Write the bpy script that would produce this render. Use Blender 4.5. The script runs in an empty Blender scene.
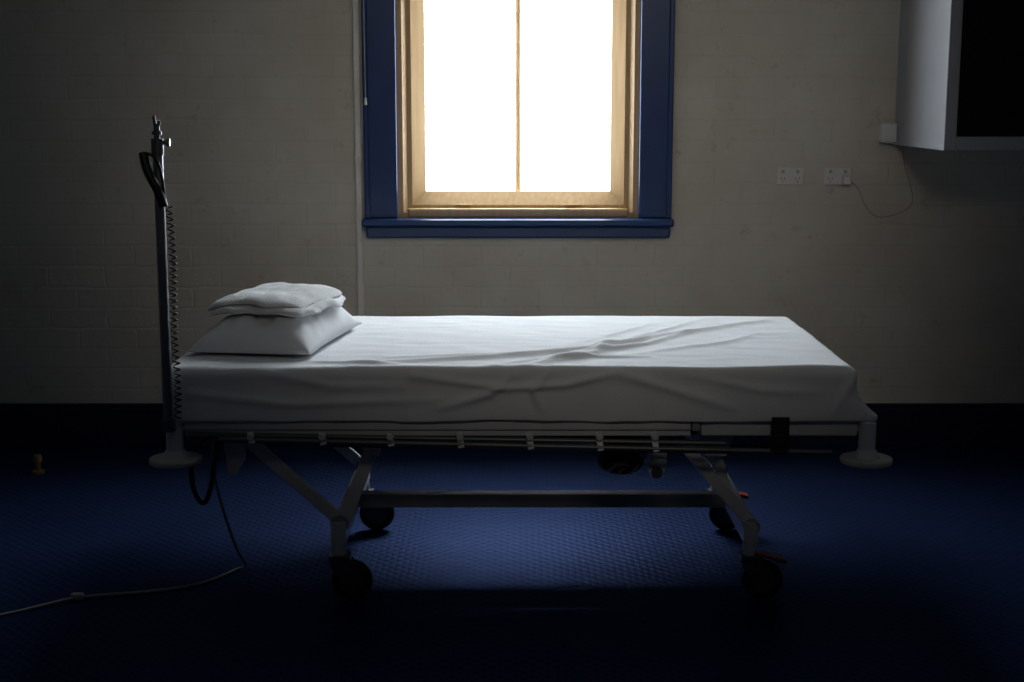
import bpy, bmesh, math, random
from mathutils import Vector, Matrix, noise
random.seed(3)
S = bpy.context.scene
S.view_settings.view_transform = 'Standard'
S.view_settings.look = 'None'

# ------------------------------------------------------------ materials
def new_mat(name):
    m = bpy.data.materials.new(name); m.use_nodes = True
    return m, m.node_tree.nodes, m.node_tree.links, m.node_tree.nodes['Principled BSDF']

def mat(name, col, rough=0.5, metal=0.0, var=0.12, scale=12.0, bump=0.0, bscale=60.0, spec=0.5, sheen=0.0):
    m, N, L, B = new_mat(name)
    tc = N.new('ShaderNodeTexCoord')
    nz = N.new('ShaderNodeTexNoise'); nz.inputs['Scale'].default_value = scale; nz.inputs['Detail'].default_value = 4
    L.new(tc.outputs['Object'], nz.inputs['Vector'])
    cr = N.new('ShaderNodeValToRGB')
    cr.color_ramp.elements[0].position = 0.3; cr.color_ramp.elements[1].position = 0.7
    cr.color_ramp.elements[0].color = (*[c*(1-var) for c in col], 1)
    cr.color_ramp.elements[1].color = (*[min(1, c*(1+var*0.6)) for c in col], 1)
    L.new(nz.outputs['Fac'], cr.inputs['Fac']); L.new(cr.outputs['Color'], B.inputs['Base Color'])
    B.inputs['Roughness'].default_value = rough
    B.inputs['Metallic'].default_value = metal
    B.inputs['Specular IOR Level'].default_value = spec
    B.inputs['Sheen Weight'].default_value = sheen
    if bump > 0:
        n2 = N.new('ShaderNodeTexNoise'); n2.inputs['Scale'].default_value = bscale; n2.inputs['Detail'].default_value = 5
        L.new(tc.outputs['Object'], n2.inputs['Vector'])
        b = N.new('ShaderNodeBump'); b.inputs['Strength'].default_value = bump; b.inputs['Distance'].default_value = 0.01
        L.new(n2.outputs['Fac'], b.inputs['Height']); L.new(b.outputs['Normal'], B.inputs['Normal'])
    return m

def brick_mat():
    m, N, L, B = new_mat('painted_brick')
    tc = N.new('ShaderNodeTexCoord')
    sp = N.new('ShaderNodeSeparateXYZ'); cb = N.new('ShaderNodeCombineXYZ')
    L.new(tc.outputs['Object'], sp.inputs[0])
    ad = N.new('ShaderNodeMath'); ad.operation = 'ADD'
    L.new(sp.outputs['X'], ad.inputs[0]); L.new(sp.outputs['Y'], ad.inputs[1])
    L.new(ad.outputs[0], cb.inputs['X']); L.new(sp.outputs['Z'], cb.inputs['Y'])
    dn = N.new('ShaderNodeTexNoise'); dn.inputs['Scale'].default_value = 9; dn.inputs['Detail'].default_value = 4
    L.new(tc.outputs['Object'], dn.inputs['Vector'])
    vs = N.new('ShaderNodeVectorMath'); vs.operation = 'SCALE'; vs.inputs['Scale'].default_value = 0.022
    L.new(dn.outputs['Color'], vs.inputs[0])
    va = N.new('ShaderNodeVectorMath'); va.operation = 'ADD'
    L.new(cb.outputs[0], va.inputs[0]); L.new(vs.outputs[0], va.inputs[1])
    br = N.new('ShaderNodeTexBrick')
    br.inputs['Scale'].default_value = 1.0
    br.inputs['Brick Width'].default_value = 0.24; br.inputs['Row Height'].default_value = 0.086
    br.inputs['Mortar Size'].default_value = 0.008; br.inputs['Mortar Smooth'].default_value = 1.0
    br.inputs['Color1'].default_value = (1, 1, 1, 1); br.inputs['Color2'].default_value = (0.85, 0.85, 0.85, 1); br.inputs['Mortar'].default_value = (0, 0, 0, 1)
    L.new(va.outputs[0], br.inputs['Vector'])
    n1 = N.new('ShaderNodeTexNoise'); n1.inputs['Scale'].default_value = 2.2; n1.inputs['Detail'].default_value = 7; n1.inputs['Roughness'].default_value = 0.62
    L.new(tc.outputs['Object'], n1.inputs['Vector'])
    cr = N.new('ShaderNodeValToRGB')
    cr.color_ramp.elements[0].position = 0.3; cr.color_ramp.elements[1].position = 0.65
    cr.color_ramp.elements[0].color = (0.52, 0.470, 0.385, 1); cr.color_ramp.elements[1].color = (0.62, 0.58, 0.50, 1)
    L.new(n1.outputs['Fac'], cr.inputs['Fac'])
    mx = N.new('ShaderNodeMixRGB'); mx.blend_type = 'MULTIPLY'; mx.inputs['Fac'].default_value = 0.02
    L.new(cr.outputs['Color'], mx.inputs['Color1']); L.new(br.outputs['Color'], mx.inputs['Color2'])
    # small scuffs
    n4 = N.new('ShaderNodeTexNoise'); n4.inputs['Scale'].default_value = 14; n4.inputs['Detail'].default_value = 8; n4.inputs['Roughness'].default_value = 0.7
    L.new(tc.outputs['Object'], n4.inputs['Vector'])
    c4 = N.new('ShaderNodeValToRGB'); c4.color_ramp.elements[0].position = 0.27; c4.color_ramp.elements[1].position = 0.40
    c4.color_ramp.elements[0].color = (0.62, 0.58, 0.52, 1); c4.color_ramp.elements[1].color = (1, 1, 1, 1)
    L.new(n4.outputs['Fac'], c4.inputs['Fac'])
    m4 = N.new('ShaderNodeMixRGB'); m4.blend_type = 'MULTIPLY'; m4.inputs['Fac'].default_value = 0.7
    L.new(mx.outputs['Color'], m4.inputs['Color1']); L.new(c4.outputs['Color'], m4.inputs['Color2'])
    L.new(m4.outputs['Color'], B.inputs['Base Color'])
    B.inputs['Roughness'].default_value = 0.6
    n3 = N.new('ShaderNodeTexNoise'); n3.inputs['Scale'].default_value = 22; n3.inputs['Detail'].default_value = 7; n3.inputs['Roughness'].default_value = 0.65
    L.new(tc.outputs['Object'], n3.inputs['Vector'])
    ml = N.new('ShaderNodeMath'); ml.operation = 'MULTIPLY_ADD'; ml.inputs[1].default_value = 2.2
    L.new(n3.outputs['Fac'], ml.inputs[0]); L.new(br.outputs['Color'], ml.inputs[2])
    b = N.new('ShaderNodeBump'); b.inputs['Strength'].default_value = 0.16; b.inputs['Distance'].default_value = 0.006
    L.new(ml.outputs[0], b.inputs['Height']); L.new(b.outputs['Normal'], B.inputs['Normal'])
    return m

def floor_mat():
    m, N, L, B = new_mat('blue_patterned_floor')
    N.remove(B)
    tc = N.new('ShaderNodeTexCoord')
    sp = N.new('ShaderNodeSeparateXYZ'); L.new(tc.outputs['Object'], sp.inputs[0])
    def math_(op, a, b=None):
        n = N.new('ShaderNodeMath'); n.operation = op
        for i, v in enumerate((a, b)):
            if v is None: continue
            if isinstance(v, (int, float)): n.inputs[i].default_value = v
            else: L.new(v, n.inputs[i])
        return n.outputs[0]
    k = 2*math.pi/0.042
    u = math_('MULTIPLY', math_('ADD', sp.outputs['X'], sp.outputs['Y']), k)
    v = math_('MULTIPLY', math_('SUBTRACT', sp.outputs['X'], sp.outputs['Y']), k)
    h = math_('MAXIMUM', math_('SINE', u), math_('SINE', v))
    nz = N.new('ShaderNodeTexNoise'); nz.inputs['Scale'].default_value = 3; nz.inputs['Detail'].default_value = 6
    L.new(tc.outputs['Object'], nz.inputs['Vector'])
    cr = N.new('ShaderNodeValToRGB')
    cr.color_ramp.elements[0].position = 0.2; cr.color_ramp.elements[1].position = 0.8
    cr.color_ramp.elements[0].color = (0.0085, 0.017, 0.054, 1); cr.color_ramp.elements[1].color = (0.012, 0.024, 0.072, 1)
    L.new(nz.outputs['Fac'], cr.inputs['Fac'])
    mr = N.new('ShaderNodeMapRange'); mr.inputs['From Min'].default_value = -0.5; mr.inputs['From Max'].default_value = 1
    mr.inputs['To Min'].default_value = 0.6; mr.inputs['To Max'].default_value = 1.1
    L.new(h, mr.inputs['Value'])
    vm = N.new('ShaderNodeVectorMath'); vm.operation = 'SCALE'
    L.new(cr.outputs['Color'], vm.inputs[0]); L.new(mr.outputs[0], vm.inputs['Scale'])
    b = N.new('ShaderNodeBump'); b.inputs['Strength'].default_value = 0.22; b.inputs['Distance'].default_value = 0.003
    L.new(h, b.inputs['Height'])
    df = N.new('ShaderNodeBsdfDiffuse'); gl = N.new('ShaderNodeBsdfGlossy'); ms = N.new('ShaderNodeMixShader')
    gl.inputs['Color'].default_value = (0.15, 0.21, 0.46, 1); gl.inputs['Roughness'].default_value = 0.43
    L.new(vm.outputs[0], df.inputs['Color'])
    L.new(b.outputs['Normal'], df.inputs['Normal']); L.new(b.outputs['Normal'], gl.inputs['Normal'])
    ms.inputs['Fac'].default_value = 0.155
    L.new(df.outputs[0], ms.inputs[1]); L.new(gl.outputs[0], ms.inputs[2])
    out = [n for n in N if n.type == 'OUTPUT_MATERIAL'][0]
    L.new(ms.outputs[0], out.inputs['Surface'])
    return m

def wood_mat():
    m, N, L, B = new_mat('varnished_wood')
    tc = N.new('ShaderNodeTexCoord')
    mp = N.new('ShaderNodeMapping'); mp.inputs['Scale'].default_value = (30, 30, 2)
    L.new(tc.outputs['Object'], mp.inputs['Vector'])
    nz = N.new('ShaderNodeTexNoise'); nz.inputs['Scale'].default_value = 2; nz.inputs['Detail'].default_value = 6
    L.new(mp.outputs[0], nz.inputs['Vector'])
    cr = N.new('ShaderNodeValToRGB')
    cr.color_ramp.elements[0].position = 0.3; cr.color_ramp.elements[1].position = 0.7
    cr.color_ramp.elements[0].color = (0.45, 0.28, 0.12, 1); cr.color_ramp.elements[1].color = (0.55, 0.37, 0.18, 1)
    L.new(nz.outputs['Fac'], cr.inputs['Fac']); L.new(cr.outputs['Color'], B.inputs['Base Color'])
    B.inputs['Roughness'].default_value = 0.5
    return m

def pane_mat():
    m, N, L, B = new_mat('frosted_daylight_pane')
    B.inputs['Base Color'].default_value = (0.9, 0.92, 0.95, 1)
    B.inputs['Roughness'].default_value = 0.6
    B.inputs['Emission Color'].default_value = (0.83, 0.92, 1.0, 1)
    B.inputs['Emission Strength'].default_value = 17.0
    return m

BRICK = brick_mat(); FLOOR = floor_mat(); WOOD = wood_mat(); PANE = pane_mat()
BLUE = mat('navy_gloss_paint', (0.010, 0.042, 0.15), 0.35, var=0.15)
NAVY = mat('dark_navy_paint', (0.006, 0.010, 0.030), 0.5)
CEIL = mat('ceiling_paint', (0.18, 0.18, 0.18), 0.8)
DULL = mat('dull_blue_wall_paint', (0.06, 0.07, 0.09), 0.7)
SHEET = mat('white_cotton', (0.85, 0.87, 0.89), 0.85, var=0.03, bump=0.10, bscale=160, spec=0.2)
TOWEL = mat('white_towelling', (0.82, 0.83, 0.84), 0.95, var=0.04, bump=0.5, bscale=220, spec=0.1)
ENAMEL = mat('white_enamel', (0.76, 0.77, 0.77), 0.35, var=0.06)
GREYP = mat('grey_enamel', (0.36, 0.37, 0.39), 0.4, var=0.1)
STEEL = mat('dull_steel', (0.34, 0.35, 0.37), 0.35, metal=0.85)
DSTEEL = mat('dark_steel', (0.16, 0.165, 0.17), 0.4, metal=0.6)
BLACK = mat('black_rubber', (0.016, 0.016, 0.018), 0.5)
RED = mat('red_plastic', (0.32, 0.035, 0.022), 0.45)
PLAST = mat('ivory_plastic', (0.66, 0.65, 0.60), 0.4, var=0.05)
CREAMP = mat('cream_disc', (0.68, 0.65, 0.55), 0.5, var=0.08)
CABW = mat('cabinet_laminate', (0.34, 0.35, 0.37), 0.45, var=0.04)
CABD = mat('cabinet_dark', (0.005, 0.005, 0.007), 0.5, spec=0.2)
CORD = mat('grey_cord', (0.34, 0.34, 0.34), 0.5)
PIPE = mat('painted_conduit', (0.72, 0.70, 0.65), 0.4)
WIRE = mat('wall_wire', (0.40, 0.37, 0.31), 0.5)
BRASS = mat('brass', (0.45, 0.30, 0.11), 0.4, metal=0.6)

# ------------------------------------------------------------ mesh helpers
def finish(bm, name, material, parent=None, smooth=False, bevel=0.0, seg=2):
    bmesh.ops.recalc_face_normals(bm, faces=bm.faces)
    me = bpy.data.meshes.new(name); bm.to_mesh(me); bm.free()
    o = bpy.data.objects.new(name, me); S.collection.objects.link(o)
    me.materials.append(material)
    if smooth:
        for p in me.polygons: p.use_smooth = True
    if bevel > 0:
        md = o.modifiers.new('bevel', 'BEVEL'); md.width = bevel; md.segments = seg; md.limit_method = 'ANGLE'
    if parent: o.parent = parent
    return o

def empty(name, loc=(0, 0, 0)):
    e = bpy.data.objects.new(name, None); S.collection.objects.link(e); e.empty_display_size = 0.1
    return e

def abox(bm, x0, x1, y0, y1, z0, z1):
    vs = [bm.verts.new((x, y, z)) for x in (x0, x1) for y in (y0, y1) for z in (z0, z1)]
    for f in ((0, 1, 3, 2), (4, 6, 7, 5), (0, 4, 5, 1), (2, 3, 7, 6), (0, 2, 6, 4), (1, 5, 7, 3)):
        bm.faces.new([vs[i] for i in f])

def box(name, m, x0, x1, y0, y1, z0, z1, parent=None, bevel=0.002):
    bm = bmesh.new(); abox(bm, x0, x1, y0, y1, z0, z1)
    return finish(bm, name, m, parent, bevel=bevel)

def acyl(bm, p1, p2, r, r2=None, seg=24):
    p1, p2 = Vector(p1), Vector(p2); d = p2-p1
    if r2 is None: r2 = r
    M = Matrix.Translation((p1+p2)/2) @ d.to_track_quat('Z', 'Y').to_matrix().to_4x4()
    bmesh.ops.create_cone(bm, cap_ends=True, segments=seg, radius1=r, radius2=r2, depth=d.length, matrix=M)

def auto_smooth(o, ang=40):
    for p in o.data.polygons: p.use_smooth = True
    bm = bmesh.new(); bm.from_mesh(o.data)
    for e in bm.edges:
        if len(e.link_faces) == 2 and e.calc_face_angle(0) > math.radians(ang): e.smooth = False
    bm.to_mesh(o.data); bm.free()

def cyl(name, m, p1, p2, r, parent=None, r2=None, seg=24):
    bm = bmesh.new(); acyl(bm, p1, p2, r, r2, seg)
    o = finish(bm, name, m, parent); auto_smooth(o); return o

def abeam(bm, p1, p2, w, h):
    """rectangular bar; w = size along Y-ish, h = size perpendicular in XZ"""
    p1, p2 = Vector(p1), Vector(p2); d = (p2-p1).normalized()
    up = Vector((0, 1, 0)) if abs(d.y) < 0.9 else Vector((1, 0, 0))
    s = up; t = d.cross(s).normalized(); s = t.cross(d).normalized()
    vs = []
    for p in (p1, p2):
        for a, b in ((-1, -1), (1, -1), (1, 1), (-1, 1)):
            vs.append(bm.verts.new(p+s*a*w/2+t*b*h/2))
    bm.faces.new(vs[0:4]); bm.faces.new(vs[4:8][::-1])
    for i in range(4):
        j = (i+1) % 4; bm.faces.new((vs[i], vs[4+i], vs[4+j], vs[j]))

def cable(name, m, pts, r, parent=None, smooth=True):
    cu = bpy.data.curves.new(name, 'CURVE'); cu.dimensions = '3D'; cu.bevel_depth = r; cu.bevel_resolution = 4
    cu.use_fill_caps = True
    if smooth:
        sp = cu.splines.new('NURBS'); sp.points.add(len(pts)-1)
        for i, p in enumerate(pts): sp.points[i].co = (*p, 1)
        sp.use_endpoint_u = True; sp.order_u = 3; sp.resolution_u = 8
    else:
        sp = cu.splines.new('POLY'); sp.points.add(len(pts)-1)
        for i, p in enumerate(pts): sp.points[i].co = (*p, 1)
    o = bpy.data.objects.new(name, cu); S.collection.objects.link(o); cu.materials.append(m)
    if parent: o.parent = parent
    return o

def prism(name, m, poly_xz, y0, y1, parent=None, bevel=0.003):
    bm = bmesh.new()
    a = [bm.verts.new((x, y0, z)) for x, z in poly_xz]; b = [bm.verts.new((x, y1, z)) for x, z in poly_xz]
    bm.faces.new(a); bm.faces.new(b[::-1]); n = len(a)
    for i in range(n): bm.faces.new((a[i], b[i], b[(i+1) % n], a[(i+1) % n]))
    return finish(bm, name, m, parent, bevel=bevel)

# ------------------------------------------------------------ room shell
WY = 5.88
X0, X1, Y0, ZC = -2.9, 3.1, -1.6, 3.3
WX0, WX1, WZ0, WZ1 = -0.470, 0.520, 0.965, 2.85     # window opening
bm = bmesh.new()
abox(bm, X0, WX0, WY, WY+0.25, 0, ZC); abox(bm, WX1, X1, WY, WY+0.25, 0, ZC)
abox(bm, WX0, WX1, WY, WY+0.25, 0, WZ0); abox(bm, WX0, WX1, WY, WY+0.25, WZ1, ZC)
finish(bm, 'wall_back', BRICK)
box('wall_left', DULL, X0-0.2, X0, Y0, WY+0.25, 0, ZC, bevel=0)
box('wall_right', DULL, X1, X1+0.2, Y0, WY+0.25, 0, ZC, bevel=0)
box('wall_front', DULL, X0-0.2, X1+0.2, Y0-0.2, Y0, 0, ZC, bevel=0)
box('floor', FLOOR, X0-0.2, X1+0.2, Y0-0.2, WY+0.25, -0.1, 0, bevel=0)
box('ceiling', CEIL, X0-0.2, X1+0.2, Y0-0.2, WY+0.25, ZC, ZC+0.1, bevel=0)
bm = bmesh.new(); abox(bm, X0, X1, WY-0.022, WY, 0, 0.165); abox(bm, X0, X1, WY-0.016, WY, 0.165, 0.183)
finish(bm, 'baseboard_back', NAVY, bevel=0.003)
box('baseboard_left', NAVY, X0, X0+0.022, Y0, WY-0.022, 0, 0.183)
box('baseboard_right', NAVY, X1-0.022, X1, Y0, WY-0.022, 0, 0.183)

# ------------------------------------------------------------ window
win = empty('window_1')
bm = bmesh.new()   # blue architrave
abox(bm, -0.602, WX0, WY-0.035, WY, 0.965, WZ1)
abox(bm, WX1, 0.652, WY-0.035, WY, 0.965, WZ1)
abox(bm, -0.602, 0.652, WY-0.035, WY, WZ1, WZ1+0.14)
finish(bm, 'architrave', BLUE, win, bevel=0.006)
bm = bmesh.new()   # outer raised bead of architrave
abox(bm, -0.604, -0.582, WY-0.05, WY-0.035, 0.965, WZ1+0.14)
abox(bm, 0.632, 0.654, WY-0.05, WY-0.035, 0.965, WZ1+0.14)
finish(bm, 'architrave_bead', BLUE, win, bevel=0.005)
bm = bmesh.new()
abox(bm, -0.615, 0.662, WY-0.085, WY, 0.935, 0.965)
abox(bm, -0.600, 0.650, WY-0.045, WY, 0.885, 0.935)
finish(bm, 'sill_board', BLUE, win, bevel=0.008)

def splay_frame(name, xo0, xo1, zo0, zo1, w, y_out, y_in, ext, m, flat=0.38):
    """moulded frame: outer rectangle front at y_out, sloping to inner rectangle at y_in"""
    bm = bmesh.new()
    def rect(x0, x1, z0, z1, y): return [bm.verts.new((a, y, b)) for a, b in ((x0, z0), (x1, z0), (x1, z1), (x0, z1))]
    f = w*flat
    r = [rect(xo0, xo1, zo0, zo1, ext), rect(xo0, xo1, zo0, zo1, y_out),
         rect(xo0+f, xo1-f, zo0+f, zo1-f, y_out), rect(xo0+w, xo1-w, zo0+w, zo1-w, y_in),
         rect(xo0+w, xo1-w, zo0+w, zo1-w, ext)]
    for k in range(len(r)):
        a, b = r[k], r[(k+1) % len(r)]
        for i in range(4):
            j = (i+1) % 4; bm.faces.new((a[i], a[j], b[j], b[i]))
    return finish(bm, name, m, win)
splay_frame('jamb_lining', WX0, WX1, WZ0, WZ1, 0.045, WY-0.005, WY+0.02, WY+0.22, WOOD, 0.5)
# sashes
splay_frame('lower_sash', WX0+0.040, WX1-0.040, WZ0+0.035, 2.02, 0.072, WY+0.015, WY+0.055, WY+0.10, WOOD, 0.25)
box('window_stool', WOOD, WX0+0.04, WX1-0.04, WY-0.012, WY+0.10, WZ0+0.002, WZ0+0.04, win, bevel=0.008)
splay_frame('upper_sash', WX0+0.045, WX1-0.045, 1.96, WZ1-0.02, 0.067, WY+0.11, WY+0.145, WY+0.16, WOOD, 0.3)
cx = 0.025
def gbar(name, z0, z1, yf, yb):
    bm = bmesh.new()
    poly = [(cx-0.0015, yf), (cx+0.0015, yf), (cx+0.011, yf+0.0065), (cx+0.011, yb), (cx-0.011, yb), (cx-0.011, yf+0.0065)]
    a = [bm.verts.new((x, y, z0)) for x, y in poly]; b = [bm.verts.new((x, y, z1)) for x, y in poly]
    bm.faces.new(a); bm.faces.new(b[::-1]); n = len(poly)
    for i in range(n): bm.faces.new((a[i], a[(i+1) % n], b[(i+1) % n], b[i]))
    finish(bm, name, WOOD, win)
gbar('glazing_bar', 1.06, 1.96, WY+0.078, WY+0.090)
gbar('glazing_bar_upper', 2.02, 2.78, WY+0.140, WY+0.152)
for nm, y, z0, z1 in (('lower_pane', WY+0.088, 1.04, 1.98), ('upper_pane', WY+0.15, 1.98, 2.80)):
    box(nm, PANE, WX0+0.085, WX1-0.085, y, y+0.006, z0, z1, win, bevel=0)
bm = bmesh.new()   # sash lifts
for x in (-0.2, 0.25):
    abox(bm, x-0.03, x+0.03, WY+0.004, WY+0.016, WZ0+0.050, WZ0+0.056)
finish(bm, 'sash_lifts', BRASS, win, bevel=0.002)

# blind cord with toggle on the architrave
bc = empty('blind_cord')
cable('cord', CORD, [(-0.592, WY-0.056, 2.4), (-0.594, WY-0.056, 1.9), (-0.592, WY-0.056, 1.45)], 0.002, bc)
cyl('toggle', PLAST, (-0.592, WY-0.056, 1.455), (-0.592, WY-0.056, 1.425), 0.005, bc, r2=0.007)

# conduit
cp = empty('conduit_pipe')
box('trunking', PIPE, -0.642, -0.616, WY-0.026, WY, 0.183, ZC, cp, bevel=0.004)
bm = bmesh.new()
for z in (0.5, 1.2, 1.9, 2.6): abox(bm, -0.644, -0.614, WY-0.029, WY, z, z+0.02)
finish(bm, 'clips', PIPE, cp, bevel=0.002)

# ------------------------------------------------------------ outlets
def outlet(name, xc, zc):
    e = empty(name)
    box('face_plate', PLAST, xc-0.056, xc+0.056, WY-0.012, WY, zc-0.036, zc+0.036, e, bevel=0.004)
    bm = bmesh.new()
    for dx in (-0.03, 0.03):
        abox(bm, xc+dx-0.006, xc+dx+0.006, WY-0.017, WY-0.012, zc+0.012, zc+0.026)
    finish(bm, 'rockers', GREYP, e, bevel=0.001)
    bm = bmesh.new()
    for dx in (-0.03, 0.03):
        for a, b in ((-0.007, 0.5), (0.007, -0.5)):
            abeam(bm, (xc+dx+a-0.002*b, WY-0.0125, zc-0.004), (xc+dx+a+0.002*b, WY-0.0125, zc-0.014), 0.002, 0.002)
        abeam(bm, (xc+dx, WY-0.0125, zc-0.018), (xc+dx, WY-0.0125, zc-0.026), 0.002, 0.002)
    finish(bm, 'slots', BLACK, e)
    return e
outlet('power_outlet', 1.142, 1.137)
outlet('power_outlet', 1.337, 1.137)
wc = empty('wall_cord')
box('plug', PLAST, 1.352, 1.385, WY-0.05, WY-0.018, 1.105, 1.14, wc, bevel=0.006)
cable('lead', WIRE, [(1.385, WY-0.03, 1.12), (1.42, WY-0.02, 1.10), (1.45, WY-0.006, 1.02), (1.50, WY-0.004, 0.965), (1.58, WY-0.004, 0.975), (1.66, WY-0.004, 1.02), (1.64, WY-0.004, 1.10), (1.60, WY-0.004, 1.20), (1.60, WY-0.004, 1.30)], 0.002, wc)

# ------------------------------------------------------------ cabinet (wall hung, dark open front)
cab = empty('wall_cabinet')
CX0, CX1, CY0, CZ0, CZ1 = 1.565, 2.55, 5.20, 1.265, 2.15
bm = bmesh.new()
abox(bm, CX0, CX0+0.045, CY0, WY, CZ0, CZ1); abox(bm, CX1-0.045, CX1, CY0, WY, CZ0, CZ1)
abox(bm, CX0+0.045, CX1-0.045, CY0, WY, CZ0, CZ0+0.05); abox(bm, CX0+0.045, CX1-0.045, CY0, WY, CZ1-0.05, CZ1)
finish(bm, 'carcass', CABW, cab, bevel=0.003)
box('dark_door', CABD, CX0+0.047, CX1-0.047, CY0+0.03, CY0+0.05, CZ0+0.052, CZ1-0.052, cab)
box('back_board', CABD, CX0+0.045, CX1-0.045, WY-0.02, WY-0.002, CZ0+0.05, CZ1-0.05, cab)
jb = empty('junction_box')
box('housing', PLAST, 1.497, 1.563, WY-0.055, WY, 1.275, 1.355, jb, bevel=0.005)
box('lid', PLAST, 1.502, 1.558, WY-0.060, WY-0.055, 1.281, 1.349, jb, bevel=0.002)

# ------------------------------------------------------------ door stop
bm = bmesh.new()
acyl(bm, (-1.86, 5.42, 0), (-1.86, 5.42, 0.012), 0.024); acyl(bm, (-1.86, 5.42, 0.012), (-1.86, 5.42, 0.05), 0.009, 0.012)
acyl(bm, (-1.86, 5.42, 0.05), (-1.86, 5.42, 0.075), 0.018, 0.014)
o = finish(bm, 'door_stop', BRASS); auto_smooth(o)

# ------------------------------------------------------------ hospital bed frame
bed = empty('hospital_bed')
YF, YB = 3.93, 4.85
DT = 0.561
bm = bmesh.new()
abox(bm, -0.965, 0.985, YF, YF+0.035, 0.525, DT)
abox(bm, -0.965, 0.985, YB-0.035, YB, 0.525, DT)
abox(bm, -0.965, -0.925, YF+0.035, YB-0.035, 0.525, DT)
abox(bm, 0.945, 0.985, YF+0.035, YB-0.035, 0.525, DT)
for x in (-0.45, 0.0, 0.45): abox(bm, x-0.02, x+0.02, YF+0.035, YB-0.035, 0.525, 0.548)
finish(bm, 'deck_frame', ENAMEL, bed, bevel=0.004)
box('deck_panel', GREYP, -0.925, 0.945, YF+0.035, YB-0.035, 0.549, DT, bed)
bm = bmesh.new()   # lower under-frame
abox(bm, -0.86, 0.86, 4.04, 4.07, 0.485, 0.520); abox(bm, -0.86, 0.86, 4.66, 4.69, 0.485, 0.520)
for x in (-0.84, -0.3, 0.3, 0.84): abox(bm, x-0.018, x+0.018, 4.07, 4.66, 0.487, 0.518)
for x in (-0.8, 0.8):
    for y in (4.055, 4.675): abox(bm, x-0.02, x+0.02, y-0.012, y+0.012, 0.520, 0.549)
finish(bm, 'under_frame', GREYP, bed, bevel=0.004)
# corner posts and bumpers
for i, (x, y) in enumerate(((-0.948, 3.895), (0.998, 3.895), (-0.948, 4.885), (0.998, 4.885))):
    bm = bmesh.new()
    acyl(bm, (x, y, 0.46), (x, y, 0.556), 0.024); acyl(bm, (x, y, 0.455), (x, y, 0.478), 0.038, 0.026)
    acyl(bm, (x, y, 0.556), (x, y, 0.562), 0.024, 0.018)
    o = finish(bm, 'corner_post_%d' % (i+1), ENAMEL, bed); auto_smooth(o)
    bm = bmesh.new(); acyl(bm, (x, y, 0.438), (x, y, 0.456), 0.073, seg=48)
    o = finish(bm, 'bumper_disc_%d' % (i+1), CREAMP, bed, bevel=0.006); 
bm = bmesh.new()
for x, s in ((-0.948, 1), (0.998, -1)):
    for y, q in ((3.895, YF+0.01), (4.885, YB-0.01)):
        abeam(bm, (x, y, 0.543), (x+0.03*s, q, 0.543), 0.03, 0.03)
finish(bm, 'corner_brackets', ENAMEL, bed, bevel=0.003)
# folded side rails (front and back)
def side_rail(tag, y, s):
    box('side_rail_top_'+tag, ENAMEL, -0.922, 0.503, min(y-0.006*s, y+0.016*s), max(y-0.006*s, y+0.016*s), 0.532, 0.561, bed, bevel=0.006)
    box('side_rail_cap_'+tag, GREYP, 0.505, 0.53, min(y-0.008*s, y+0.018*s), max(y-0.008*s, y+0.018*s), 0.529, 0.563, bed, bevel=0.006)
    box('end_rail_'+tag, ENAMEL, 0.532, 0.972, min(y, y+0.022*s), max(y, y+0.022*s), 0.515, 0.560, bed, bevel=0.005)
    box('rail_channel_'+tag, ENAMEL, -0.92, 0.503, min(y+0.004*s, y+0.022*s), max(y+0.004*s, y+0.022*s), 0.514, 0.531, bed, bevel=0.003)
    bm = bmesh.new()
    acyl(bm, (-0.91, y-0.008*s, 0.521), (0.60, y-0.014*s, 0.497), 0.0075)
    acyl(bm, (-0.82, y-0.024*s, 0.511), (0.895, y-0.028*s, 0.474), 0.0085)
    acyl(bm, (-0.62, y-0.008*s, 0.494), (0.80, y-0.014*s, 0.470), 0.007)
    o = finish(bm, 'side_rail_tubes_'+tag, DSTEEL, bed); auto_smooth(o)
    bm = bmesh.new()
    for x in (-0.73, -0.53, -0.34, -0.145, 0.05, 0.245, 0.40):
        k = 0.511-(x+0.82)*0.0215
        abeam(bm, (x-0.004, y-0.014*s, 0.530), (x+0.004, y-0.034*s, k-0.008), 0.007, 0.018)
        acyl(bm, (x, y-0.014*s, 0.520), (x, y-0.038*s, 0.520), 0.010)
    finish(bm, 'side_rail_links_'+tag, ENAMEL, bed, bevel=0.002)
side_rail('front', 3.900, 1)
side_rail('rear', 4.880, -1)
bm = bmesh.new()
for x in (-0.70, -0.1, 0.38): abox(bm, x-0.015, x+0.015, 3.916, 3.932, 0.535, 0.555)
finish(bm, 'rail_mounts', DSTEEL, bed)
# strap
bm = bmesh.new(); abox(bm, 0.722, 0.772, 3.858, 3.864, 0.482, 0.578); abox(bm, 0.722, 0.772, 3.858, 3.935, 0.476, 0.482)
abox(bm, 0.728, 0.766, 3.852, 3.858, 0.50, 0.53)
finish(bm, 'restraint_strap', BLACK, bed, bevel=0.002)

# base
bm = bmesh.new()
abox(bm, -0.52, 0.715, 4.335, 4.385, 0.178, 0.222)
finish(bm, 'base_spine', GREYP, bed, bevel=0.004)
LX, RX, FY, BY = -0.505, 0.695, 4.0, 4.68
for tag, x in (('left', LX), ('right', RX)):
    bm = bmesh.new()
    abox(bm, x-0.022, x+0.022, FY-0.02, BY+0.02, 0.175, 0.225)
    for y in (FY, BY): acyl(bm, (x, y, 0.128), (x, y, 0.235), 0.021)
    finish(bm, 'base_cross_'+tag, ENAMEL, bed, bevel=0.003)

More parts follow.
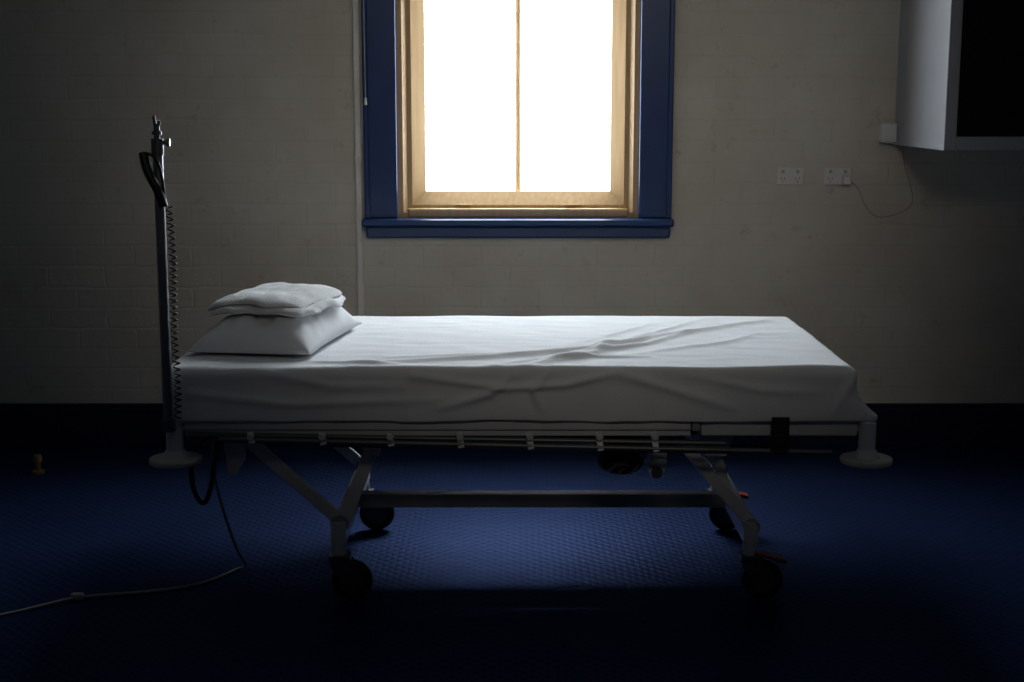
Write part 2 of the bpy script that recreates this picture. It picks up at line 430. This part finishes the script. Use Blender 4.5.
def caster(tag, x, y, tr, pedal):
    wx, r = x+tr, 0.060
    bm = bmesh.new()
    prof = [(0.040, -0.016), (0.052, -0.0155), (0.058, -0.010), (0.060, 0), (0.058, 0.010), (0.052, 0.0155), (0.040, 0.016)]
    n = 40; rings = []
    for rr, dy in prof:
        rings.append([bm.verts.new((wx+rr*math.cos(2*math.pi*i/n), y+dy, r+rr*math.sin(2*math.pi*i/n))) for i in range(n)])
    for k in range(len(rings)-1):
        for i in range(n):
            bm.faces.new((rings[k][i], rings[k][(i+1) % n], rings[k+1][(i+1) % n], rings[k+1][i]))
    bm.faces.new(rings[0]); bm.faces.new(rings[-1][::-1])
    o = finish(bm, 'caster_tyre_'+tag, BLACK, bed); auto_smooth(o, 60)
    bm = bmesh.new()
    acyl(bm, (wx, y-0.020, r), (wx, y+0.020, r), 0.036, seg=32); acyl(bm, (wx, y-0.032, r), (wx, y+0.032, r), 0.010)
    o = finish(bm, 'caster_hub_'+tag, DSTEEL, bed); auto_smooth(o)
    bm = bmesh.new()
    for dy in (-0.026, 0.026):
        a = [bm.verts.new((p, y+dy-0.002, q)) for p, q in ((x-0.024, 0.128), (x+0.03, 0.128), (wx+0.022, 0.085), (wx+0.012, 0.050), (wx-0.014, 0.050), (x-0.024, 0.105))]
        b = [bm.verts.new((v.co.x, y+dy+0.002, v.co.z)) for v in a]
        bm.faces.new(a); bm.faces.new(b[::-1])
        for i in range(6): bm.faces.new((a[i], b[i], b[(i+1) % 6], a[(i+1) % 6]))
    abox(bm, x-0.028, x+0.034, y-0.030, y+0.030, 0.120, 0.138)
    finish(bm, 'caster_fork_'+tag, DSTEEL, bed, bevel=0.001)
    if pedal:
        bm = bmesh.new()
        abeam(bm, (x+0.01, y, 0.142), (x+0.075, y-0.01, 0.130), 0.034, 0.010)
        abeam(bm, (x+0.065, y-0.01, 0.130), (x+0.105, y-0.014, 0.122), 0.044, 0.012)
        finish(bm, 'brake_pedal_'+tag, pedal, bed, bevel=0.003)
caster('front_left', LX, FY, 0.035, None)
caster('front_right', RX, FY, 0.040, RED)
caster('rear_left', LX, BY, 0.045, None)
caster('rear_right', RX, BY, 0.035, RED)

# lift arms
for tag, y in (('front', 4.02), ('rear', 4.66)):
    s = 1 if tag == 'front' else -1
    bm = bmesh.new()
    abeam(bm, (-0.80, y+0.012*s, 0.500), (-0.505, y, 0.235), 0.022, 0.036)
    abeam(bm, (0.475, y+0.012*s, 0.490), (0.70, y, 0.225), 0.022, 0.036)
    finish(bm, 'lift_arms_'+tag, ENAMEL, bed, bevel=0.004)
    bm = bmesh.new()
    abeam(bm, (-0.405, y+0.02*s, 0.455), (-0.505, y+0.005*s, 0.20), 0.020, 0.040)
    abeam(bm, (0.585, y+0.02*s, 0.46), (0.63, y+0.02*s, 0.32), 0.020, 0.030)
    finish(bm, 'lift_links_'+tag, ENAMEL, bed, bevel=0.004)
    bm = bmesh.new()
    for x, z, r in ((-0.505, 0.225, 0.026), (-0.405, 0.45, 0.022), (0.70, 0.215, 0.026), (0.585, 0.455, 0.018), (0.475, 0.475, 0.022), (-0.79, 0.49, 0.02)):
        acyl(bm, (x, y-0.02*s, z), (x, y+0.024*s, z), r)
    o = finish(bm, 'pivots_'+tag, GREYP, bed, bevel=0.002)
cyl('torque_tube_head', GREYP, (-0.405, 4.03, 0.45), (-0.405, 4.65, 0.45), 0.018, bed)
cyl('torque_tube_foot', GREYP, (0.585, 4.03, 0.455), (0.585, 4.65, 0.455), 0.018, bed)
prism('head_bracket', ENAMEL, [(-0.845, 0.525), (-0.765, 0.525), (-0.775, 0.42), (-0.80, 0.375), (-0.82, 0.375), (-0.83, 0.44)], 4.00, 4.02, bed)
prism('pivot_bracket', ENAMEL, [(-0.45, 0.525), (-0.36, 0.525), (-0.385, 0.43), (-0.425, 0.43)], 4.0, 4.012, bed)
prism('foot_bracket', ENAMEL, [(0.385, 0.525), (0.455, 0.525), (0.445, 0.385), (0.43, 0.365), (0.41, 0.365), (0.395, 0.385)], 4.00, 4.03, bed)
cyl('foot_bracket_pin', DSTEEL, (0.42, 3.985, 0.385), (0.42, 4.03, 0.385), 0.016, bed)
prism('link_bracket', ENAMEL, [(0.53, 0.525), (0.65, 0.525), (0.62, 0.43), (0.56, 0.43)], 4.0, 4.012, bed)
# actuator motors
cyl('actuator_tube', STEEL, (0.31, 4.2, 0.43), (-0.38, 4.3, 0.44), 0.016, bed)
bm = bmesh.new()
bmesh.ops.create_uvsphere(bm, u_segments=32, v_segments=16, radius=1.0,
    matrix=Matrix.Translation((0.315, 4.03, 0.410)) @ Matrix.Diagonal((0.068, 0.07, 0.038, 1)))
abox(bm, 0.27, 0.37, 4.05, 4.24, 0.415, 0.49)
o = finish(bm, 'actuator_motor', BLACK, bed, smooth=False, bevel=0.006); auto_smooth(o, 35)
bm = bmesh.new()
for i in range(3): abeam(bm, (0.275+0.032*i, 3.965, 0.395-0.004*i), (0.30+0.032*i, 3.965, 0.415), 0.006, 0.007)
finish(bm, 'motor_fins', STEEL, bed)
# handset cable loop hanging under head end (black)
cable('handset_cable', BLACK, [(-0.86, 4.05, 0.505), (-0.915, 4.0, 0.46), (-0.925, 3.97, 0.40), (-0.915, 3.96, 0.33), (-0.885, 3.96, 0.290), (-0.862, 3.965, 0.36), (-0.858, 3.98, 0.42), (-0.85, 4.04, 0.50)], 0.0075, bed)
cable('under_cable', BLACK, [(-0.85, 4.06, 0.482), (-0.7, 4.06, 0.455), (-0.5, 4.1, 0.47), (-0.3, 4.2, 0.44), (-0.1, 4.2, 0.465), (0.15, 4.2, 0.44), (0.28, 4.2, 0.45)], 0.005, bed)

# ------------------------------------------------------------ iv pole
iv = empty('iv_pole')
PX, PY = -0.952, 3.852
bm = bmesh.new()
acyl(bm, (PX, PY, 0.540), (PX, PY, 1.345), 0.0135); 
o = finish(bm, 'pole', STEEL, iv); auto_smooth(o)
bm = bmesh.new()
acyl(bm, (PX, PY, 1.30), (PX, PY, 1.345), 0.0165); acyl(bm, (PX, PY, 1.345), (PX, PY, 1.385), 0.008)
acyl(bm, (PX, PY, 1.355), (PX, PY, 1.365), 0.013)
acyl(bm, (PX-0.004, PY, 1.38), (PX-0.007, PY, 1.405), 0.0045)
acyl(bm, (PX+0.006, PY, 1.38), (PX+0.008, PY, 1.392), 0.0045)
acyl(bm, (PX, PY, 1.335), (PX+0.03, PY, 1.335), 0.006); acyl(bm, (PX+0.024, PY, 1.335), (PX+0.034, PY, 1.335), 0.011)
o = finish(bm, 'collar_and_knob', DSTEEL, iv); auto_smooth(o)
bm = bmesh.new(); acyl(bm, (PX, PY, 0.540), (PX, PY, 0.575), 0.018); abox(bm, PX-0.012, PX+0.012, PY, PY+0.022, 0.540, 0.556)
finish(bm, 'clamp', DSTEEL, iv, bevel=0.002)
ch = empty('call_handset_cord')
cable('handset', BLACK, [(PX-0.034, PY-0.02, 1.308), (PX-0.030, PY-0.026, 1.28), (PX-0.014, PY-0.03, 1.24), (PX+0.008, PY-0.028, 1.20), (PX+0.016, PY-0.022, 1.165)], 0.012, ch)
cable('handset_hook', BLACK, [(PX-0.036, PY-0.018, 1.308), (PX-0.010, PY-0.02, 1.305), (PX+0.006, PY-0.018, 1.28), (PX+0.014, PY-0.018, 1.24), (PX+0.018, PY-0.02, 1.20), (PX+0.022, PY-0.022, 1.17)], 0.004, ch)
pts = []
n = 34*12
for i in range(n+1):
    t = i/n; a = t*34*2*math.pi; z = 1.165-t*0.585
    xx = PX+0.027+0.014*math.sin(t*3.14)*0.3+0.003*math.sin(t*9)
    pts.append((xx+0.0085*math.cos(a), PY-0.012+0.0085*math.sin(a), z))
cable('coil', BLACK, pts, 0.0022, ch, smooth=False)

# ------------------------------------------------------------ mattress with sheet
def seg_w(p, a, b):
    ab = b-a; t = max(0, min(1, (p-a).dot(ab)/ab.length_squared))
    return (p-(a+ab*t)).length, t
MX0, MX1, MY0, MY1, MZ0, MZ1 = -0.978, 0.966, 3.888, 4.875, 0.562, 0.712
W = []
def wr(pts, amp, wid):
    P = [Vector(p) for p in pts]; W.append((P, amp, wid))
T = MZ1
wr([(-0.45, 3.95, T), (-0.12, 4.02, T), (0.25, 4.20, T), (0.52, 4.45, T), (0.86, 4.76, T)], 0.014, 0.022)
wr([(-0.05, 3.92, T), (0.20, 4.12, T), (0.40, 4.25, T), (0.56, 4.47, T)], 0.011, 0.018)
wr([(0.02, 3.895, T-0.02), (0.14, 4.03, T), (0.24, 4.10, T), (0.31, 4.30, T)], 0.015, 0.022)
wr([(-0.35, 4.05, T), (-0.05, 4.10, T), (0.12, 4.20, T)], 0.006, 0.016)
wr([(0.30, 4.30, T), (0.50, 4.55, T), (0.66, 4.80, T)], 0.006, 0.014)
wr([(0.15, 4.22, T), (0.35, 4.5, T), (0.48, 4.7, T)], 0.005, 0.014)
wr([(0.38, 4.12, T), (0.65, 4.3, T), (0.80, 4.5, T)], 0.006, 0.020)
wr([(0.08, 4.00, T), (0.22, 4.06, T), (0.40, 4.06, T)], 0.007, 0.013)
wr([(-0.45, 3.91, T-0.004), (-0.1, 3.90, T-0.012), (0.25, 3.90, T+0.0), (0.6, 3.90, T-0.01), (0.93, 3.91, T)], 0.009, 0.014)
wr([(-0.60, 3.99, T), (-0.3, 3.93, T)], 0.006, 0.014)
Y = MY0
wr([(-0.28, Y, 0.69), (-0.02, Y, 0.655), (0.15, Y, 0.665), (0.30, Y, 0.70)], 0.012, 0.011)
wr([(0.0, Y, 0.69), (-0.06, Y, 0.64), (-0.2, Y, 0.60)], 0.012, 0.013)
wr([(0.10, Y, 0.70), (0.06, Y, 0.65), (0.08, Y, 0.60)], 0.011, 0.012)
wr([(0.28, Y, 0.70), (0.42, Y, 0.66), (0.62, Y, 0.60)], 0.009, 0.014)
wr([(-0.9, Y, 0.64), (-0.6, Y, 0.61), (-0.2, Y, 0.625)], 0.008, 0.012)
wr([(0.96, Y+0.01, 0.70), (0.93, Y, 0.65), (0.90, Y, 0.59)], 0.010, 0.013)
wr([(-0.7, Y, 0.70), (-0.5, Y, 0.66), (-0.3, Y, 0.66)], 0.007, 0.013)
wr([(0.5, Y, 0.69), (0.7, Y, 0.65), (0.85, Y, 0.645)], 0.007, 0.013)
def wrinkle(p):
    h = 0
    for P, amp, wid in W:
        best = 9; tt = 0; n = len(P)-1
        for i in range(n):
            d, t = seg_w(p, P[i], P[i+1])
            if d < best: best = d; tt = (i+t)/n
        if best < wid*3:
            u = best/wid
            h += amp*math.exp(-u*u)*(0.15+0.85*math.sin(math.pi*min(1, max(0, 0.08+0.84*tt))))
    return h
def cloth_box(name, m, b, r, div, disp, parent=None):
    x0, x1, y0, y1, z0, z1 = b
    nx, ny, nz = div
    bm = bmesh.new(); cache = {}
    def V(i, j, k):
        key = (i, j, k)
        if key not in cache:
            cache[key] = bm.verts.new((x0+(x1-x0)*i/nx, y0+(y1-y0)*j/ny, z0+(z1-z0)*k/nz))
        return cache[key]
    for i in range(nx):
        for j in range(ny):
            for k in (0, nz): bm.faces.new((V(i, j, k), V(i+1, j, k), V(i+1, j+1, k), V(i, j+1, k)))
        for k in range(nz):
            for j in (0, ny): bm.faces.new((V(i, j, k), V(i+1, j, k), V(i+1, j, k+1), V(i, j, k+1)))
    for j in range(ny):
        for k in range(nz):
            for i in (0, nx): bm.faces.new((V(i, j, k), V(i, j+1, k), V(i, j+1, k+1), V(i, j, k+1)))
    for v in bm.verts:
        c = v.co
        rz = r if c.z > (z0+z1)/2 else 0.006
        q = Vector((min(max(c.x, x0+r), x1-r), min(max(c.y, y0+r), y1-r), min(max(c.z, z0+rz), z1-r)))
        d = c-q
        nrm = d.normalized() if d.length > 1e-6 else Vector((0, 0, 1))
        if c.z > z1-r or Vector((d.x, d.y)).length > r:
            if c.z > z1-r:
                if d.length > r: c = q+nrm*r
            else:
                e = Vector((d.x, d.y, 0)).normalized()*r; c = Vector((q.x+e.x, q.y+e.y, c.z))
        v.co = disp(c, nrm)
    return finish(bm, name, m, parent, smooth=True)
def mdisp(c, n):
    c = c.copy()
    if c.z > MZ0+0.001:
        h = wrinkle(c)
        h += 0.004*(noise.noise(c*3.0)) + 0.0018*noise.noise(Vector((c.x*9, c.y*22, c.z*12)))
        nn = Vector((n.x, n.y, max(n.z, 0)))
        if nn.length > 0.01: c = c+nn.normalized()*h
    # loose hem: sides flare a little toward the bottom
    f = min(1, max(0, (0.66-c.z)/0.085))
    edge = c.y < MY0+0.06 or c.x > MX1-0.06
    if edge:
        if c.y < MY0+0.045: c.y -= 0.009*f*(1+0.7*noise.noise(Vector((c.x*7, 0.3, 0))))
        if c.x > MX1-0.05: c.x += 0.060*f*f*(1 if c.y < 4.3 else 0.5)
        c.z += 0.006*f*noise.noise(Vector((c.x*4, 1.7, 0)))+0.002*f*noise.noise(Vector((c.x*17, 3.7, 0)))
    return c
mat_o = cloth_box('mattress', SHEET, (MX0, MX1, MY0, MY1, MZ0, MZ1), 0.028, (420, 200, 30), mdisp)

# ------------------------------------------------------------ pillow
PCX, PCY, PW, PD, PH, PR = -0.716, 4.330, 0.370, 0.60, 0.120, -0.15
def pillow_prof(u, v):
    return (max(0, 1-abs(u)**2.8)**0.55)*(max(0, 1-abs(v)**3.0)**0.55)
bm = bmesh.new(); n = 90
def pw(u, v, s):
    x = PW/2*u*(1-0.05*(1-v*v)); y = PD/2*v*(1-0.035*(1-u*u))
    x, y = x*math.cos(PR)-y*math.sin(PR), x*math.sin(PR)+y*math.cos(PR)
    h = pillow_prof(u, v)
    wn = 0.010*noise.noise(Vector((u*2.2, v*2.2, 4)))+0.008*noise.noise(Vector((u*5, v*5, 9)))
    edge = min(1, h*1.3); b = 0.013
    if s > 0: z = b+(PH-b)*h+wn*edge*1.4+0.007*edge*math.sin(9*(u*0.8+v*0.5))*(0.5+0.5*u)
    else: z = b-(b-0.004)*min(1, h*1.5)
    return Vector((PCX+x, PCY+y, 0.714+z))
for s in (1, -1):
    g = [[bm.verts.new(pw(-1+2*i/n, -1+2*j/n, s)) for j in range(n+1)] for i in range(n+1)]
    for i in range(n):
        for j in range(n):
            bm.faces.new((g[i][j], g[i+1][j], g[i+1][j+1], g[i][j+1]))
bmesh.ops.remove_doubles(bm, verts=bm.verts, dist=0.0008)
finish(bm, 'pillow', SHEET, None, smooth=True)

# ------------------------------------------------------------ folded towel on the pillow
tw = empty('folded_towel')
def pil_z(x, y):
    dx, dy = x-PCX, y-PCY
    lx = dx*math.cos(-PR)-dy*math.sin(-PR); ly = dx*math.sin(-PR)+dy*math.cos(-PR)
    u = max(-0.98, min(0.98, lx/(PW/2))); v = max(-0.98, min(0.98, ly/(PD/2)))
    return 0.714+0.022+(PH-0.022)*pillow_prof(u*0.86, v*0.88)
def towel_layer(name, cx, cy, w, d, th, rot, base, seed):
    bm = bmesh.new(); nx, ny = 90, 80; ca, sa = math.cos(rot), math.sin(rot)
    def P(u, v, s):
        e = max(0, 1-abs(u)**9)**0.5*max(0, 1-abs(v)**9)**0.5
        k = 1-0.09*(abs(u*v)**4)
        lx = w/2*u*k*(1+0.12*noise.noise(Vector((v*1.7, seed, 0)))); ly = d/2*v*k*(1+0.11*noise.noise(Vector((u*1.7, seed, 5))))
        x = cx+lx*ca-ly*sa; y = cy+lx*sa+ly*ca
        z = pil_z(x, y)+base+th/2+0.012*noise.noise(Vector((x*6, y*6, seed)))*(1 if s > 0 else 0.3)+0.005*noise.noise(Vector((x*22, y*16, seed)))
        return Vector((x, y, z+s*th/2*e))
    for s in (1, -1):
        g = [[bm.verts.new(P(-1+2*i/nx, -1+2*j/ny, s)) for j in range(ny+1)] for i in range(nx+1)]
        for i in range(nx):
            for j in range(ny): bm.faces.new((g[i][j], g[i+1][j], g[i+1][j+1], g[i][j+1]))
    rim = [e for e in bm.edges if e.is_boundary]
    bmesh.ops.bridge_loops(bm, edges=rim)
    finish(bm, name, TOWEL, tw, smooth=True)
towel_layer('fold_bottom', -0.712, 4.35, 0.315, 0.47, 0.026, -0.19, 0.000, 1.0)
towel_layer('fold_top', -0.720, 4.365, 0.305, 0.455, 0.024, -0.24, 0.018, 3.0)

# ------------------------------------------------------------ power cord on the floor
pc = empty('power_cord')
r = 0.0045
cable('lead', CORD, [(-0.865, 4.06, 0.50), (-0.885, 4.06, 0.42), (-0.875, 4.09, 0.30), (-0.855, 4.14, 0.17), (-0.84, 4.20, 0.07), (-0.825, 4.27, r+0.004), (-0.86, 4.25, r), (-0.90, 4.17, r), (-0.97, 4.09, r), (-1.10, 4.04, r), (-1.274, 3.988, r+0.006), (-1.36, 3.93, r), (-1.46, 3.84, r), (-1.75, 3.70, r), (-2.3, 3.62, r)], r, pc)
box('inline_plug', CORD, -1.295, -1.255, 3.974, 4.0, 0, 0.022, pc, bevel=0.008)

# ------------------------------------------------------------ lights
l = bpy.data.lights.new('wall_fill_spot', 'SPOT'); l.energy = 125; l.color = (1.0, 0.90, 0.77)  # added fill, no real lamp; stands in for window glow on the wall
l.spot_size = math.radians(40); l.spot_blend = 1.0; l.shadow_soft_size = 0.45
o = bpy.data.objects.new('added_wall_fill', l); S.collection.objects.link(o); o.location = (0.3, 0.4, 3.0)
o.rotation_euler = (Vector((0.15, 5.88, 1.20))-Vector(o.location)).to_track_quat('-Z', 'Y').to_euler()

w = bpy.data.worlds.new('world'); S.world = w; w.use_nodes = True
w.node_tree.nodes['Background'].inputs['Color'].default_value = (0.6, 0.7, 0.8, 1)
w.node_tree.nodes['Background'].inputs['Strength'].default_value = 0.3

# ------------------------------------------------------------ camera
cam = bpy.data.cameras.new('camera'); cam.sensor_width = 36; cam.lens = 50
co = bpy.data.objects.new('camera', cam); S.collection.objects.link(co)
co.location = (0, 0, 1.45); co.rotation_euler = (math.radians(90-9.66), 0, 0)
S.camera = co
